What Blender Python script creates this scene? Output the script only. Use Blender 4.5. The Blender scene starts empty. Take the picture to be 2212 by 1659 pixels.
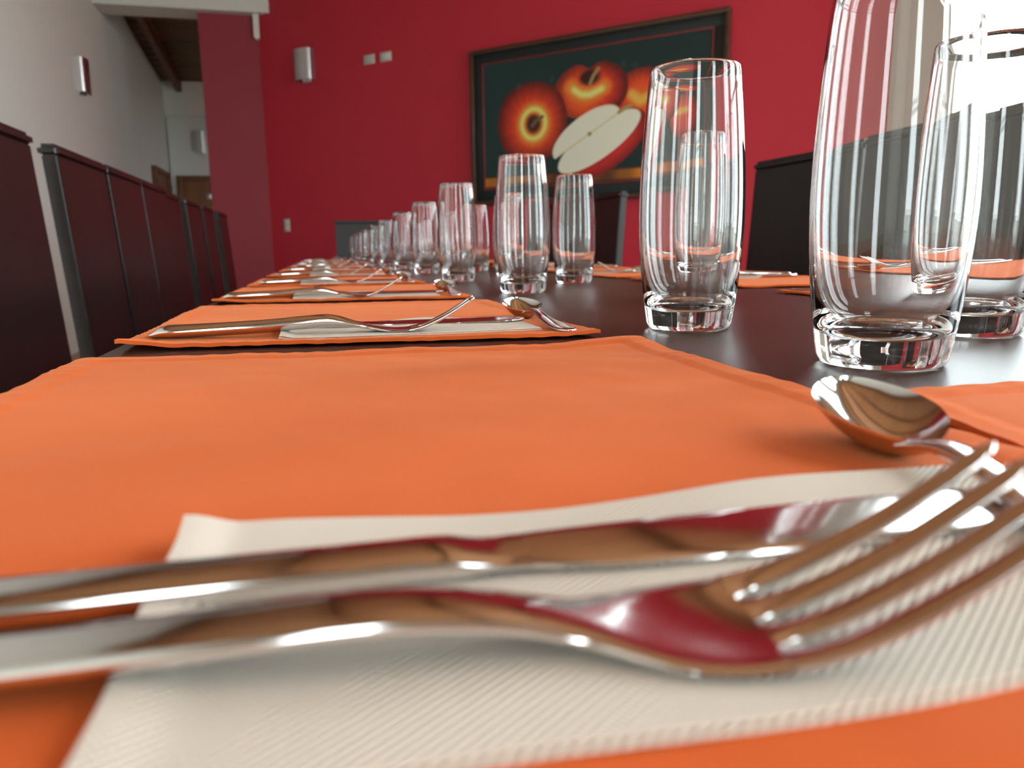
import bpy, bmesh, math, random
import numpy as np
from mathutils import Matrix, Vector, noise

random.seed(7)
SC = bpy.context.scene
COL = SC.collection
PI = math.pi

# ------------------------------------------------------------------ camera, sky, exposure
TZ = 0.75                                   # table top height
PITCH, ROLL, YAW, HC = math.radians(10.03), math.radians(-0.801), math.radians(13.8), 0.0471
cam_d = bpy.data.cameras.new('camera')
cam = bpy.data.objects.new('camera', cam_d)
COL.objects.link(cam)
SC.camera = cam
cam_d.sensor_width = 36.0
cam_d.lens = 1640.4 / 2212.0 * 36.0
cam_d.clip_start = 0.004
cam_d.clip_end = 200
_rz = Matrix.Rotation(-YAW, 3, 'Z')
_r0, _f0, _u0 = Vector((1, 0, 0)), Vector((0, math.cos(PITCH), -math.sin(PITCH))), Vector((0, math.sin(PITCH), math.cos(PITCH)))
_c, _s = math.cos(ROLL), math.sin(ROLL)
_R, _U, _F = _rz @ (_c * _r0 + _s * _u0), _rz @ (-_s * _r0 + _c * _u0), _rz @ _f0
_m = Matrix((_R, _U, -_F)).transposed().to_4x4()
_m.translation = Vector((0, 0, TZ + HC))
cam.matrix_world = _m
cam_d.dof.use_dof = True
cam_d.dof.focus_distance = 0.36
cam_d.dof.aperture_fstop = 17.0

world = bpy.data.worlds.new('overcast_sky')
SC.world = world
world.use_nodes = True
bgn = world.node_tree.nodes['Background']
bgn.inputs['Color'].default_value = (0.88, 0.97, 1.0, 1)
bgn.inputs['Strength'].default_value = 7.5
SC.view_settings.view_transform = 'Standard'
SC.view_settings.look = 'None'
SC.view_settings.gamma = 1.0
SC.view_settings.use_curve_mapping = False
SC.view_settings.exposure = 0.68
cy = SC.cycles
cy.max_bounces = 18
cy.diffuse_bounces = 4
cy.glossy_bounces = 6
cy.transmission_bounces = 16
cy.transparent_max_bounces = 16
cy.caustics_reflective = False
cy.caustics_refractive = True
cy.blur_glossy = 0.3
cy.sample_clamp_indirect = 6.0
cy.use_denoising = True
cy.use_adaptive_sampling = True
cy.adaptive_threshold = 0.04


def portal(loc, rot, sx, sy):
    d = bpy.data.lights.new('window_daylight_portal', 'AREA')
    d.shape = 'RECTANGLE'
    d.size, d.size_y = sx, sy
    d.cycles.is_portal = True
    o = bpy.data.objects.new('window_daylight_portal', d)
    o.location = loc
    o.rotation_euler = rot
    COL.objects.link(o)
    return o


# ------------------------------------------------------------------ materials
def srgb(r, g, b):
    f = lambda c: (c / 255 / 12.92) if c / 255 <= 0.04045 else ((c / 255 + 0.055) / 1.055) ** 2.4
    return (f(r), f(g), f(b), 1.0)


def mat(name, color, rough=0.5, metal=0.0, spec=0.5, coat=0.0, noise_scale=None, noise_amt=0.0, bump=0.0, bump_scale=200.0, bump_dist=0.001):
    m = bpy.data.materials.new(name)
    m.use_nodes = True
    nt = m.node_tree
    b = nt.nodes['Principled BSDF']
    b.inputs['Base Color'].default_value = color
    b.inputs['Roughness'].default_value = rough
    b.inputs['Metallic'].default_value = metal
    b.inputs['Specular IOR Level'].default_value = spec
    b.inputs['Coat Weight'].default_value = coat
    tc = nt.nodes.new('ShaderNodeTexCoord')
    if noise_scale:
        n = nt.nodes.new('ShaderNodeTexNoise')
        n.inputs['Scale'].default_value = noise_scale
        n.inputs['Detail'].default_value = 4
        nt.links.new(tc.outputs['Object'], n.inputs['Vector'])
        mx = nt.nodes.new('ShaderNodeMixRGB')
        mx.blend_type = 'MIX'
        mx.inputs[1].default_value = tuple(c * (1 - noise_amt) for c in color[:3]) + (1,)
        mx.inputs[2].default_value = tuple(min(1, c * (1 + noise_amt)) for c in color[:3]) + (1,)
        nt.links.new(n.outputs['Fac'], mx.inputs[0])
        nt.links.new(mx.outputs[0], b.inputs['Base Color'])
    if bump:
        n2 = nt.nodes.new('ShaderNodeTexNoise')
        n2.inputs['Scale'].default_value = bump_scale
        n2.inputs['Detail'].default_value = 3
        nt.links.new(tc.outputs['Object'], n2.inputs['Vector'])
        bp = nt.nodes.new('ShaderNodeBump')
        bp.inputs['Strength'].default_value = bump
        bp.inputs['Distance'].default_value = bump_dist
        nt.links.new(n2.outputs['Fac'], bp.inputs['Height'])
        nt.links.new(bp.outputs['Normal'], b.inputs['Normal'])
    return m


def wood(name, c1, c2, rough=0.35, scale=(1.5, 22, 22), coat=0.0, spec=0.5):
    m = bpy.data.materials.new(name)
    m.use_nodes = True
    nt = m.node_tree
    b = nt.nodes['Principled BSDF']
    b.inputs['Roughness'].default_value = rough
    b.inputs['Coat Weight'].default_value = coat
    b.inputs['Specular IOR Level'].default_value = spec
    tc = nt.nodes.new('ShaderNodeTexCoord')
    oi = nt.nodes.new('ShaderNodeObjectInfo')
    mp = nt.nodes.new('ShaderNodeMapping')
    mp.inputs['Scale'].default_value = scale
    nt.links.new(tc.outputs['Object'], mp.inputs['Vector'])
    ad = nt.nodes.new('ShaderNodeVectorMath')
    ad.operation = 'ADD'
    sc = nt.nodes.new('ShaderNodeMath')
    sc.operation = 'MULTIPLY'
    sc.inputs[1].default_value = 37.0
    nt.links.new(oi.outputs['Random'], sc.inputs[0])
    nt.links.new(mp.outputs[0], ad.inputs[0])
    nt.links.new(sc.outputs[0], ad.inputs[1])
    n = nt.nodes.new('ShaderNodeTexNoise')
    n.inputs['Scale'].default_value = 1.0
    n.inputs['Detail'].default_value = 6
    n.inputs['Roughness'].default_value = 0.6
    nt.links.new(ad.outputs[0], n.inputs['Vector'])
    r = nt.nodes.new('ShaderNodeValToRGB')
    r.color_ramp.elements[0].position = 0.3
    r.color_ramp.elements[0].color = c1
    r.color_ramp.elements[1].position = 0.7
    r.color_ramp.elements[1].color = c2
    nt.links.new(n.outputs['Fac'], r.inputs[0])
    nt.links.new(r.outputs[0], b.inputs['Base Color'])
    return m


def glass_mat(name):
    m = bpy.data.materials.new(name)
    m.use_nodes = True
    b = m.node_tree.nodes['Principled BSDF']
    b.inputs['Base Color'].default_value = (1, 1, 1, 1)
    b.inputs['Transmission Weight'].default_value = 1.0
    b.inputs['Roughness'].default_value = 0.0
    b.inputs['IOR'].default_value = 1.47
    return m


def pane_mat(name):
    m = bpy.data.materials.new(name)
    m.use_nodes = True
    nt = m.node_tree
    nt.nodes.remove(nt.nodes['Principled BSDF'])
    out = nt.nodes['Material Output']
    t = nt.nodes.new('ShaderNodeBsdfTransparent')
    t.inputs[0].default_value = (0.95, 0.97, 0.96, 1)
    g = nt.nodes.new('ShaderNodeBsdfGlossy')
    g.inputs['Roughness'].default_value = 0.02
    lw = nt.nodes.new('ShaderNodeLayerWeight')          # symmetric front and back, unlike the Fresnel node
    pw = nt.nodes.new('ShaderNodeMath')
    pw.operation = 'POWER'
    pw.inputs[1].default_value = 4.0
    nt.links.new(lw.outputs['Facing'], pw.inputs[0])
    ma = nt.nodes.new('ShaderNodeMath')
    ma.operation = 'MULTIPLY_ADD'
    ma.inputs[1].default_value = 0.6
    ma.inputs[2].default_value = 0.05
    nt.links.new(pw.outputs[0], ma.inputs[0])
    mx = nt.nodes.new('ShaderNodeMixShader')
    nt.links.new(ma.outputs[0], mx.inputs[0])
    nt.links.new(t.outputs[0], mx.inputs[1])
    nt.links.new(g.outputs[0], mx.inputs[2])
    nt.links.new(mx.outputs[0], out.inputs[0])
    return m


def cloth_mat(name, color, weave=2400.0):
    m = bpy.data.materials.new(name)
    m.use_nodes = True
    nt = m.node_tree
    b = nt.nodes['Principled BSDF']
    b.inputs['Roughness'].default_value = 0.9
    b.inputs['Specular IOR Level'].default_value = 0.15
    b.inputs['Sheen Weight'].default_value = 0.25
    b.inputs['Sheen Roughness'].default_value = 0.4
    b.inputs['Sheen Tint'].default_value = (1.0, 0.55, 0.3, 1)
    tc = nt.nodes.new('ShaderNodeTexCoord')
    n = nt.nodes.new('ShaderNodeTexNoise')
    n.inputs['Scale'].default_value = 12
    n.inputs['Detail'].default_value = 6
    nt.links.new(tc.outputs['Object'], n.inputs['Vector'])
    mx = nt.nodes.new('ShaderNodeMixRGB')
    mx.inputs[1].default_value = tuple(c * 0.93 for c in color[:3]) + (1,)
    mx.inputs[2].default_value = tuple(min(1, c * 1.06) for c in color[:3]) + (1,)
    nt.links.new(n.outputs['Fac'], mx.inputs[0])
    nt.links.new(mx.outputs[0], b.inputs['Base Color'])
    w1 = nt.nodes.new('ShaderNodeTexNoise')
    w1.inputs['Scale'].default_value = weave
    w1.inputs['Detail'].default_value = 1
    nt.links.new(tc.outputs['Object'], w1.inputs['Vector'])
    bp = nt.nodes.new('ShaderNodeBump')
    bp.inputs['Strength'].default_value = 0.25
    bp.inputs['Distance'].default_value = 0.0003
    nt.links.new(w1.outputs['Fac'], bp.inputs['Height'])
    nt.links.new(bp.outputs['Normal'], b.inputs['Normal'])
    return m


def paper_mat(name, color):
    m = bpy.data.materials.new(name)
    m.use_nodes = True
    nt = m.node_tree
    b = nt.nodes['Principled BSDF']
    b.inputs['Base Color'].default_value = color
    b.inputs['Roughness'].default_value = 0.95
    b.inputs['Specular IOR Level'].default_value = 0.1
    tc = nt.nodes.new('ShaderNodeTexCoord')
    mp = nt.nodes.new('ShaderNodeMapping')
    mp.inputs['Rotation'].default_value = (0, 0, math.radians(54))
    nt.links.new(tc.outputs['Object'], mp.inputs['Vector'])
    w = nt.nodes.new('ShaderNodeTexWave')
    w.wave_type = 'BANDS'
    w.bands_direction = 'X'
    w.inputs['Scale'].default_value = 300.0
    w.inputs['Distortion'].default_value = 0.4
    nt.links.new(mp.outputs[0], w.inputs['Vector'])
    w2 = nt.nodes.new('ShaderNodeTexWave')
    w2.wave_type = 'BANDS'
    w2.bands_direction = 'Y'
    w2.inputs['Scale'].default_value = 420.0
    nt.links.new(mp.outputs[0], w2.inputs['Vector'])
    mu = nt.nodes.new('ShaderNodeMath')
    mu.operation = 'MULTIPLY_ADD'
    mu.inputs[1].default_value = 0.3
    nt.links.new(w2.outputs['Fac'], mu.inputs[0])
    nt.links.new(w.outputs['Fac'], mu.inputs[2])
    bp = nt.nodes.new('ShaderNodeBump')
    bp.inputs['Strength'].default_value = 0.8
    bp.inputs['Distance'].default_value = 0.0003
    nt.links.new(mu.outputs[0], bp.inputs['Height'])
    nt.links.new(bp.outputs['Normal'], b.inputs['Normal'])
    return m


M = {}
M['white'] = mat('white_paint', srgb(222, 222, 216), 0.75, noise_scale=3, noise_amt=0.02, bump=0.15, bump_scale=120, bump_dist=0.002)
M['red'] = mat('red_paint', srgb(200, 42, 62), 0.6, noise_scale=3, noise_amt=0.03, bump=0.12, bump_scale=140, bump_dist=0.002)
M['wine_shaded'] = mat('shaded_wine_paint', srgb(146, 42, 56), 0.6, noise_scale=3, noise_amt=0.03)  # duller tone, with shade in the colour to offset window light on the column
M['beige'] = mat('beige_paint', srgb(150, 136, 122), 0.75, noise_scale=3, noise_amt=0.03)
M['far_plank_shaded'] = wood('shaded_ceiling_wood', srgb(92, 64, 42), srgb(124, 88, 58), 0.5, (1.2, 26, 26))  # ceiling wood darkened; the far room's weaker light is put into the colour
M['floor'] = mat('beige_floor', srgb(190, 172, 150), 0.4, noise_scale=5, noise_amt=0.08)
M['ground'] = mat('pale_paving', srgb(190, 188, 180), 0.9, noise_scale=2, noise_amt=0.08)
M['plank'] = wood('honey_ceiling_wood', srgb(168, 110, 74), srgb(214, 156, 112), 0.45, (1.2, 26, 26))
M['rafter'] = wood('brown_rafter_wood', srgb(96, 58, 38), srgb(128, 80, 52), 0.5, (26, 1.2, 26))
M['backing'] = mat('dark_ceiling_backing', srgb(60, 38, 24), 0.8)
M['table'] = wood('dark_brown_table_wood', srgb(62, 41, 37), srgb(72, 49, 44), 0.30, (40, 2.0, 40), spec=0.28)
M['chair'] = wood('dark_lacquered_chair_wood', srgb(23, 13, 13), srgb(30, 18, 18), 0.33, (14, 14, 1.5), spec=0.45)
M['door'] = wood('brown_door_wood', srgb(120, 78, 52), srgb(146, 100, 70), 0.45, (14, 14, 1.5))
M['glass'] = glass_mat('clear_tumbler_glass')
M['pane'] = pane_mat('window_glass')
M['wframe'] = mat('white_window_frame', srgb(225, 228, 228), 0.4)
M['steel'] = mat('polished_steel', (0.80, 0.79, 0.78, 1), 0.09, 1.0)
M['brushed'] = mat('brushed_metal', (0.72, 0.72, 0.73, 1), 0.28, 1.0)
M['orange'] = cloth_mat('orange_cotton', srgb(232, 104, 46))
M['paper'] = paper_mat('ribbed_cream_paper', srgb(240, 226, 212))
M['plate'] = mat('grey_plastic_plate', srgb(200, 198, 190), 0.4)
M['plate2'] = mat('pale_plastic_rocker', srgb(225, 225, 215), 0.35)
M['frame'] = wood('brown_picture_frame_wood', srgb(62, 38, 26), srgb(88, 58, 40), 0.35, (8, 2, 8))
M['band'] = mat('dark_green_picture_border', srgb(22, 34, 36), 0.55)
M['fillet'] = mat('dark_red_fillet', srgb(128, 40, 46), 0.5)
M['bulb'] = mat('frosted_bulb', srgb(235, 232, 222), 0.4)


# ------------------------------------------------------------------ mesh helpers
def link(name, me, material=None, parent=None, loc=None, rot=None):
    o = bpy.data.objects.new(name, me)
    COL.objects.link(o)
    if material is not None and not me.materials:
        me.materials.append(material)
    if parent is not None:
        o.parent = parent
    if loc is not None:
        o.location = loc
    if rot is not None:
        o.rotation_euler = rot
    return o


def from_py(name, verts, faces, smooth=False, fix=True):
    me = bpy.data.meshes.new(name)
    me.from_pydata([tuple(v) for v in verts], [], [tuple(f) for f in faces])
    if fix:
        bm = bmesh.new()
        bm.from_mesh(me)
        bmesh.ops.recalc_face_normals(bm, faces=bm.faces)
        bm.to_mesh(me)
        bm.free()
    if smooth:
        me.polygons.foreach_set('use_smooth', [True] * len(me.polygons))
    me.update()
    return me


def bm_mesh(name, bm, smooth=False):
    bmesh.ops.recalc_face_normals(bm, faces=bm.faces)
    me = bpy.data.meshes.new(name)
    bm.to_mesh(me)
    bm.free()
    if smooth:
        me.polygons.foreach_set('use_smooth', [True] * len(me.polygons))
    return me


def bm_box(bm, x0, x1, y0, y1, z0, z1):
    vs = [bm.verts.new(p) for p in ((x0, y0, z0), (x1, y0, z0), (x1, y1, z0), (x0, y1, z0), (x0, y0, z1), (x1, y0, z1), (x1, y1, z1), (x0, y1, z1))]
    for f in ((0, 3, 2, 1), (4, 5, 6, 7), (0, 1, 5, 4), (1, 2, 6, 5), (2, 3, 7, 6), (3, 0, 4, 7)):
        bm.faces.new([vs[i] for i in f])
    return vs


def box_mesh(name, x0, x1, y0, y1, z0, z1, bevel=0.0, seg=2):
    bm = bmesh.new()
    bm_box(bm, x0, x1, y0, y1, z0, z1)
    if bevel:
        bmesh.ops.bevel(bm, geom=list(bm.edges), offset=bevel, segments=seg, affect='EDGES', profile=0.5)
    me = bm_mesh(name, bm)
    if bevel:
        me.polygons.foreach_set('use_smooth', [True] * len(me.polygons))
        try:
            me.set_sharp_from_angle(angle=math.radians(50))
        except Exception:
            pass
    return me


def ceil_z(y):
    return 3.33 + 0.143 * (7.8 - y)


def prism(bm, poly, z0=0.0, top=None):
    """vertical prism over a footprint; the top follows the sloping ceiling unless given"""
    n = len(poly)
    a = [bm.verts.new((x, y, z0)) for x, y in poly]
    b = [bm.verts.new((x, y, (ceil_z(y) + 0.03) if top is None else top)) for x, y in poly]
    bm.faces.new(a[::-1])
    bm.faces.new(b)
    for i in range(n):
        j = (i + 1) % n
        bm.faces.new((a[i], a[j], b[j], b[i]))


def struct(name, me, material, parent=None):
    o = link(name, me, material, parent)
    if parent is None:
        o['kind'] = 'structure'
    return o


def thing(name, label, cat, loc=(0, 0, 0), rz=0.0, group=None):
    o = bpy.data.objects.new(name, None)
    o.empty_display_size = 0.02
    COL.objects.link(o)
    o.location = loc
    o.rotation_euler = (0, 0, rz)
    tag(o, label, cat, group)
    return o


def tag(o, label, cat, group=None):
    o['label'] = label
    o['category'] = cat
    if group:
        o['group'] = group
    return o


def children_of(o):
    return KIDS.get(o.name, [])


KIDS = {}


def remember(root):
    """store the child lists once so copies are cheap"""
    for o in bpy.data.objects:
        if o.parent is not None:
            KIDS.setdefault(o.parent.name, [])
            if o not in KIDS[o.parent.name]:
                KIDS[o.parent.name].append(o)


def copy_tree(root, loc, rz, label, group=None, tilt=None):
    r = root.copy()
    COL.objects.link(r)
    r.location = loc
    r.rotation_euler = (0, 0, rz) if tilt is None else (tilt[0], tilt[1], rz)
    r['label'] = label
    if group:
        r['group'] = group
    for ch in children_of(root):
        c = ch.copy()
        COL.objects.link(c)
        c.parent = r
        for g in children_of(ch):
            d = g.copy()
            COL.objects.link(d)
            d.parent = c
    return r


ORD = ['first', 'second', 'third', 'fourth', 'fifth', 'sixth', 'seventh', 'eighth', 'ninth', 'tenth', 'eleventh', 'twelfth']

# ------------------------------------------------------------------ room shell
XL, XR, YB, YC, YF = -1.80, 3.30, -3.0, 7.80, 10.70
K = 7.354                                    # diagonal wall: x + y = K
CX = K - YC                                  # corner of the diagonal wall and the red end face
FX = -0.965                                  # free end of the red face

struct('floor', box_mesh('floor', XL - 0.2, XR + 0.2, YB - 0.2, YF + 0.2, -0.1, 0.0), M['floor'])
struct('ground_outside', box_mesh('ground_outside', -40, 40, -40, 40, -0.3, -0.15), M['ground'])

bm = bmesh.new()
prism(bm, [(XL - 0.15, YB - 0.15), (XL, YB - 0.15), (XL, YF + 0.15), (XL - 0.15, YF + 0.15)])
struct('wall_left', bm_mesh('wall_left', bm), M['white'])

bm = bmesh.new()
prism(bm, [(XL, YF), (1.75, YF), (1.75, YF + 0.15), (XL, YF + 0.15)])
struct('wall_far', bm_mesh('wall_far', bm), M['white'])
struct('trim_1', box_mesh('trim_1', XL + 0.02, 1.6, YF - 0.05, YF, 0.0, 2.50, 0.004), M['white'])

# diagonal red wall and its end face
bm = bmesh.new()
prism(bm, [(XR, K - XR), (XR + 0.12, K - XR + 0.09), (CX + 0.02, YC + 0.20), (CX, YC + 0.20), (CX, YC)])
struct('wall_diagonal', bm_mesh('wall_diagonal', bm), M['red'])


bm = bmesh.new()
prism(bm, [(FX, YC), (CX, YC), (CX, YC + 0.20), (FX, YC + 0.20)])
struct('wall_column', bm_mesh('wall_column', bm), M['wine_shaded'])


def wall_with_openings(name, axis, pos, thick, a0, a1, opens, z0, z1, material='white'):
    """axis 'x': the wall stands at x = pos and runs along y from a0 to a1"""
    bm = bmesh.new()

    def pr(u0, u1, zb, zt):
        if axis == 'x':
            prism(bm, [(pos, u0), (pos + thick, u0), (pos + thick, u1), (pos, u1)], zb, zt)
        else:
            prism(bm, [(u0, pos), (u1, pos), (u1, pos + thick), (u0, pos + thick)], zb, zt)
    u = a0
    for o0, o1 in sorted(opens):
        pr(u, o0, 0, None)
        pr(o0, o1, 0, z0)
        pr(o0, o1, z1, None)
        u = o1
    pr(u, a1, 0, None)
    return struct(name, bm_mesh(name, bm), M[material])


WZ0, WZ1 = 0.15, 3.45
right_open = [(2.30, 3.52), (0.80, 1.90), (-0.80, 0.30), (-2.40, -1.30)]
wall_with_openings('wall_right', 'x', XR, 0.15, YB, K - XR, right_open, WZ0, WZ1)
back_open = [(-1.15, -0.55), (1.25, 1.85)]
wall_with_openings('wall_back', 'y', YB - 0.15, 0.15, XL, XR + 0.15, back_open, 0.35, 3.1, 'beige')
far_open = [(0.30, 1.30)]
wall_with_openings('wall_far_right', 'x', 1.6, 0.15, YC + 0.2, YF, [], 1.2, 2.2)
wall_with_openings('wall_far_near', 'y', YC + 0.2, 0.12, CX - 0.05, 1.6, far_open, 0.9, 2.5)

wn = 0


def window(axis, pos, u0, u1, z0, z1, cols, rows):
    global wn
    wn += 1
    w = bpy.data.objects.new('window_%d' % wn, None)
    COL.objects.link(w)
    w['kind'] = 'structure'
    w.location = (pos, (u0 + u1) / 2, z0) if axis == 'x' else ((u0 + u1) / 2, pos, z0)
    if axis == 'y':
        w.rotation_euler = (0, 0, -PI / 2)
    W, H = u1 - u0, z1 - z0
    for nm, b in (('window_jamb', (-0.03, 0.03, -W / 2, -W / 2 + 0.05, 0, H)), ('window_jamb', (-0.03, 0.03, W / 2 - 0.05, W / 2, 0, H)),
                  ('window_sill', (-0.04, 0.03, -W / 2 + 0.05, W / 2 - 0.05, 0, 0.05)), ('window_head', (-0.03, 0.03, -W / 2 + 0.05, W / 2 - 0.05, H - 0.05, H))):
        link(nm, box_mesh(nm, *b, bevel=0.004), M['wframe'], w)
    ys = [-W / 2 + 0.05 + (W - 0.1) * i / cols for i in range(cols + 1)]
    zs = [0.05 + (H - 0.1) * i / rows for i in range(rows + 1)]
    for y in ys[1:-1]:
        link('mullion', box_mesh('mullion', -0.02, 0.02, y - 0.02, y + 0.02, 0.05, H - 0.05), M['wframe'], w)
    for z in zs[1:-1]:
        link('transom', box_mesh('transom', -0.018, 0.018, -W / 2 + 0.05, W / 2 - 0.05, z - 0.018, z + 0.018), M['wframe'], w)
    for i in range(cols):
        for j in range(rows):
            link('pane', from_py('pane', [(0, ys[i], zs[j]), (0, ys[i + 1], zs[j]), (0, ys[i + 1], zs[j + 1]), (0, ys[i], zs[j + 1])], [(0, 1, 2, 3)], fix=False), M['pane'], w)


for a, b in right_open:
    window('x', XR + 0.07, a, b, WZ0, WZ1, 2, 2)
for a, b in back_open:
    window('y', YB - 0.07, a, b, 0.35, 3.1, 1, 2)
for a, b in far_open:
    window('y', YC + 0.26, a, b, 0.9, 2.5, 1, 1)

# one daylight portal per window wall
portal((XR + 0.17, (right_open[-1][0] + right_open[0][1]) / 2, (WZ0 + WZ1) / 2), (0, PI / 2, 0), WZ1 - WZ0, right_open[0][1] - right_open[-1][0])
portal(((back_open[0][0] + back_open[-1][1]) / 2, YB - 0.17, (0.35 + 3.1) / 2), (PI / 2, 0, 0), back_open[-1][1] - back_open[0][0], 3.1 - 0.35)

# ceiling: dark backing, planks across the slope, rafters along it
bm = bmesh.new()
ya, yb = YB - 0.2, YF + 0.2
vs = [bm.verts.new(p) for p in ((XL - 0.15, ya, ceil_z(ya) + 0.03), (XR + 0.15, ya, ceil_z(ya) + 0.03), (XR + 0.15, yb, ceil_z(yb) + 0.03), (XL - 0.15, yb, ceil_z(yb) + 0.03),
                                (XL - 0.15, ya, ceil_z(ya) + 0.12), (XR + 0.15, ya, ceil_z(ya) + 0.12), (XR + 0.15, yb, ceil_z(yb) + 0.12), (XL - 0.15, yb, ceil_z(yb) + 0.12))]
for f in ((0, 3, 2, 1), (4, 5, 6, 7), (0, 1, 5, 4), (1, 2, 6, 5), (2, 3, 7, 6), (3, 0, 4, 7)):
    bm.faces.new([vs[i] for i in f])
ceiling = struct('ceiling', bm_mesh('ceiling', bm), M['backing'])
slope = math.atan(-0.143)
pitch_p = 0.17
plank_me = box_mesh('ceiling_plank', XL + 0.002, XR - 0.002, -0.079, 0.079, -0.012, 0.028, 0.003, 1)
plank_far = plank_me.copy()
y = YB + 0.09
while y < YF - 0.05:
    o = link('plank', plank_me if y < 7.9 else plank_far, M['plank'] if y < 7.9 else M['far_plank_shaded'], ceiling)
    o.location = (0, y, ceil_z(y))
    o.rotation_euler = (slope, 0, 0)
    y += pitch_p * math.cos(slope)
L = (YF - YB) / math.cos(slope)
raf = box_mesh('rafter', -0.035, 0.035, -L / 2 + 0.05, L / 2 - 0.05, -0.14, -0.012, 0.004, 1)
for x in (-1.60, -0.30, 1.0, 2.3):
    ym = (YB + YF) / 2
    o = link('rafter', raf, M['rafter'], ceiling, (x, ym, ceil_z(ym)), (slope, 0, 0))

# white header beam over the passage and the little bracket at the corner
bm = bmesh.new()
prism(bm, [(XL, 7.69), (CX + 0.11, 7.69), (CX, YC), (CX, 8.02), (XL, 8.02)], 2.945)
struct('trim_2', bm_mesh('trim_2', bm), M['white'])
bm = bmesh.new()
prof = [(-0.045, 0.0), (0.0, 0.0)]
vsA = []
pts = [(-0.05, 0.22), (0.0, 0.22)] + [(-0.025 + 0.025 * math.cos(a), 0.025 - 0.025 * math.sin(a)) for a in [PI * i / 8 for i in range(9)]]
fr = [bm.verts.new((x, 0.0, z)) for x, z in pts]
bk = [bm.verts.new((x, 0.06, z)) for x, z in pts]
bm.faces.new(fr)
bm.faces.new(bk[::-1])
for i in range(len(pts)):
    j = (i + 1) % len(pts)
    bm.faces.new((fr[i], bk[i], bk[j], fr[j]))
o = struct('trim_3', bm_mesh('trim_3', bm), M['white'])
o.location = (CX + 0.012, YC - 0.06, 2.73)

# skirting along the left wall
struct('baseboard_left', box_mesh('baseboard_left', XL, XL + 0.015, YB, YF - 0.05, 0.0, 0.09, 0.003), mat('beige_skirting', srgb(186, 168, 146), 0.4))

# doors of the far room
def door(idx, loc, rz, w, h, lock=None):
    d = bpy.data.objects.new('door_%d' % idx, None)
    COL.objects.link(d)
    d['kind'] = 'structure'
    d.location = loc
    d.rotation_euler = (0, 0, rz)
    link('door_leaf', box_mesh('door_leaf', 0.004, 0.03, 0.07, w - 0.07, 0.0, h - 0.07, 0.003), M['door'], d)
    for b in ((0.0, 0.05, 0.0, 0.07, 0.0, h), (0.0, 0.05, w - 0.07, w, 0.0, h), (0.0, 0.05, 0.07, w - 0.07, h - 0.07, h)):
        link('door_frame', box_mesh('door_frame', *b, bevel=0.005), M['rafter'], d)
    if lock:
        hm = link('door_lock', box_mesh('door_lock', 0.03, 0.045, lock[0] - 0.035, lock[0] + 0.035, lock[1] - 0.035, lock[1] + 0.035, 0.008), M['brushed'], d)
        bmk = bmesh.new()
        bmesh.ops.create_uvsphere(bmk, u_segments=12, v_segments=8, radius=0.02)
        kn = link('door_knob', bm_mesh('door_knob', bmk, True), M['brushed'], hm)
        kn.location = (0.065, lock[0], lock[1])
    return d


door(1, (-1.72, YF - 0.05, 0.0), -PI / 2, 0.86, 1.775, (0.37, 1.52))
door(2, (XL, 9.55, 0.0), 0.0, 0.85, 1.79)

# ------------------------------------------------------------------ table
TX0, TX1, TY0, TY1 = -0.107, 0.715, -0.16, 5.42
tb = thing('dining_table', 'long dark brown wooden dining table laid for many guests', 'table', ((TX0 + TX1) / 2, (TY0 + TY1) / 2, 0))
hx, hy = (TX1 - TX0) / 2, (TY1 - TY0) / 2
link('table_top', box_mesh('table_top', -hx, hx, -hy, hy, TZ - 0.035, TZ, 0.003, 3), M['table'], tb)
for b in ((-hx + 0.05, -hx + 0.07, -hy + 0.05, hy - 0.05), (hx - 0.07, hx - 0.05, -hy + 0.05, hy - 0.05), (-hx + 0.07, hx - 0.07, -hy + 0.05, -hy + 0.07), (-hx + 0.07, hx - 0.07, hy - 0.07, hy - 0.05)):
    link('apron', box_mesh('apron', *b, TZ - 0.125, TZ - 0.035), M['table'], tb)
legme = box_mesh('table_leg', -0.035, 0.035, -0.035, 0.035, 0, TZ - 0.035, 0.004)
for ly in (-0.06, 1.75, 3.465, 5.32):
    for lx in (-hx + 0.11, hx - 0.11):
        link('leg', legme, M['table'], tb, (lx, ly - (TY0 + TY1) / 2, 0))

# ------------------------------------------------------------------ chairs
CW = 0.38


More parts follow.
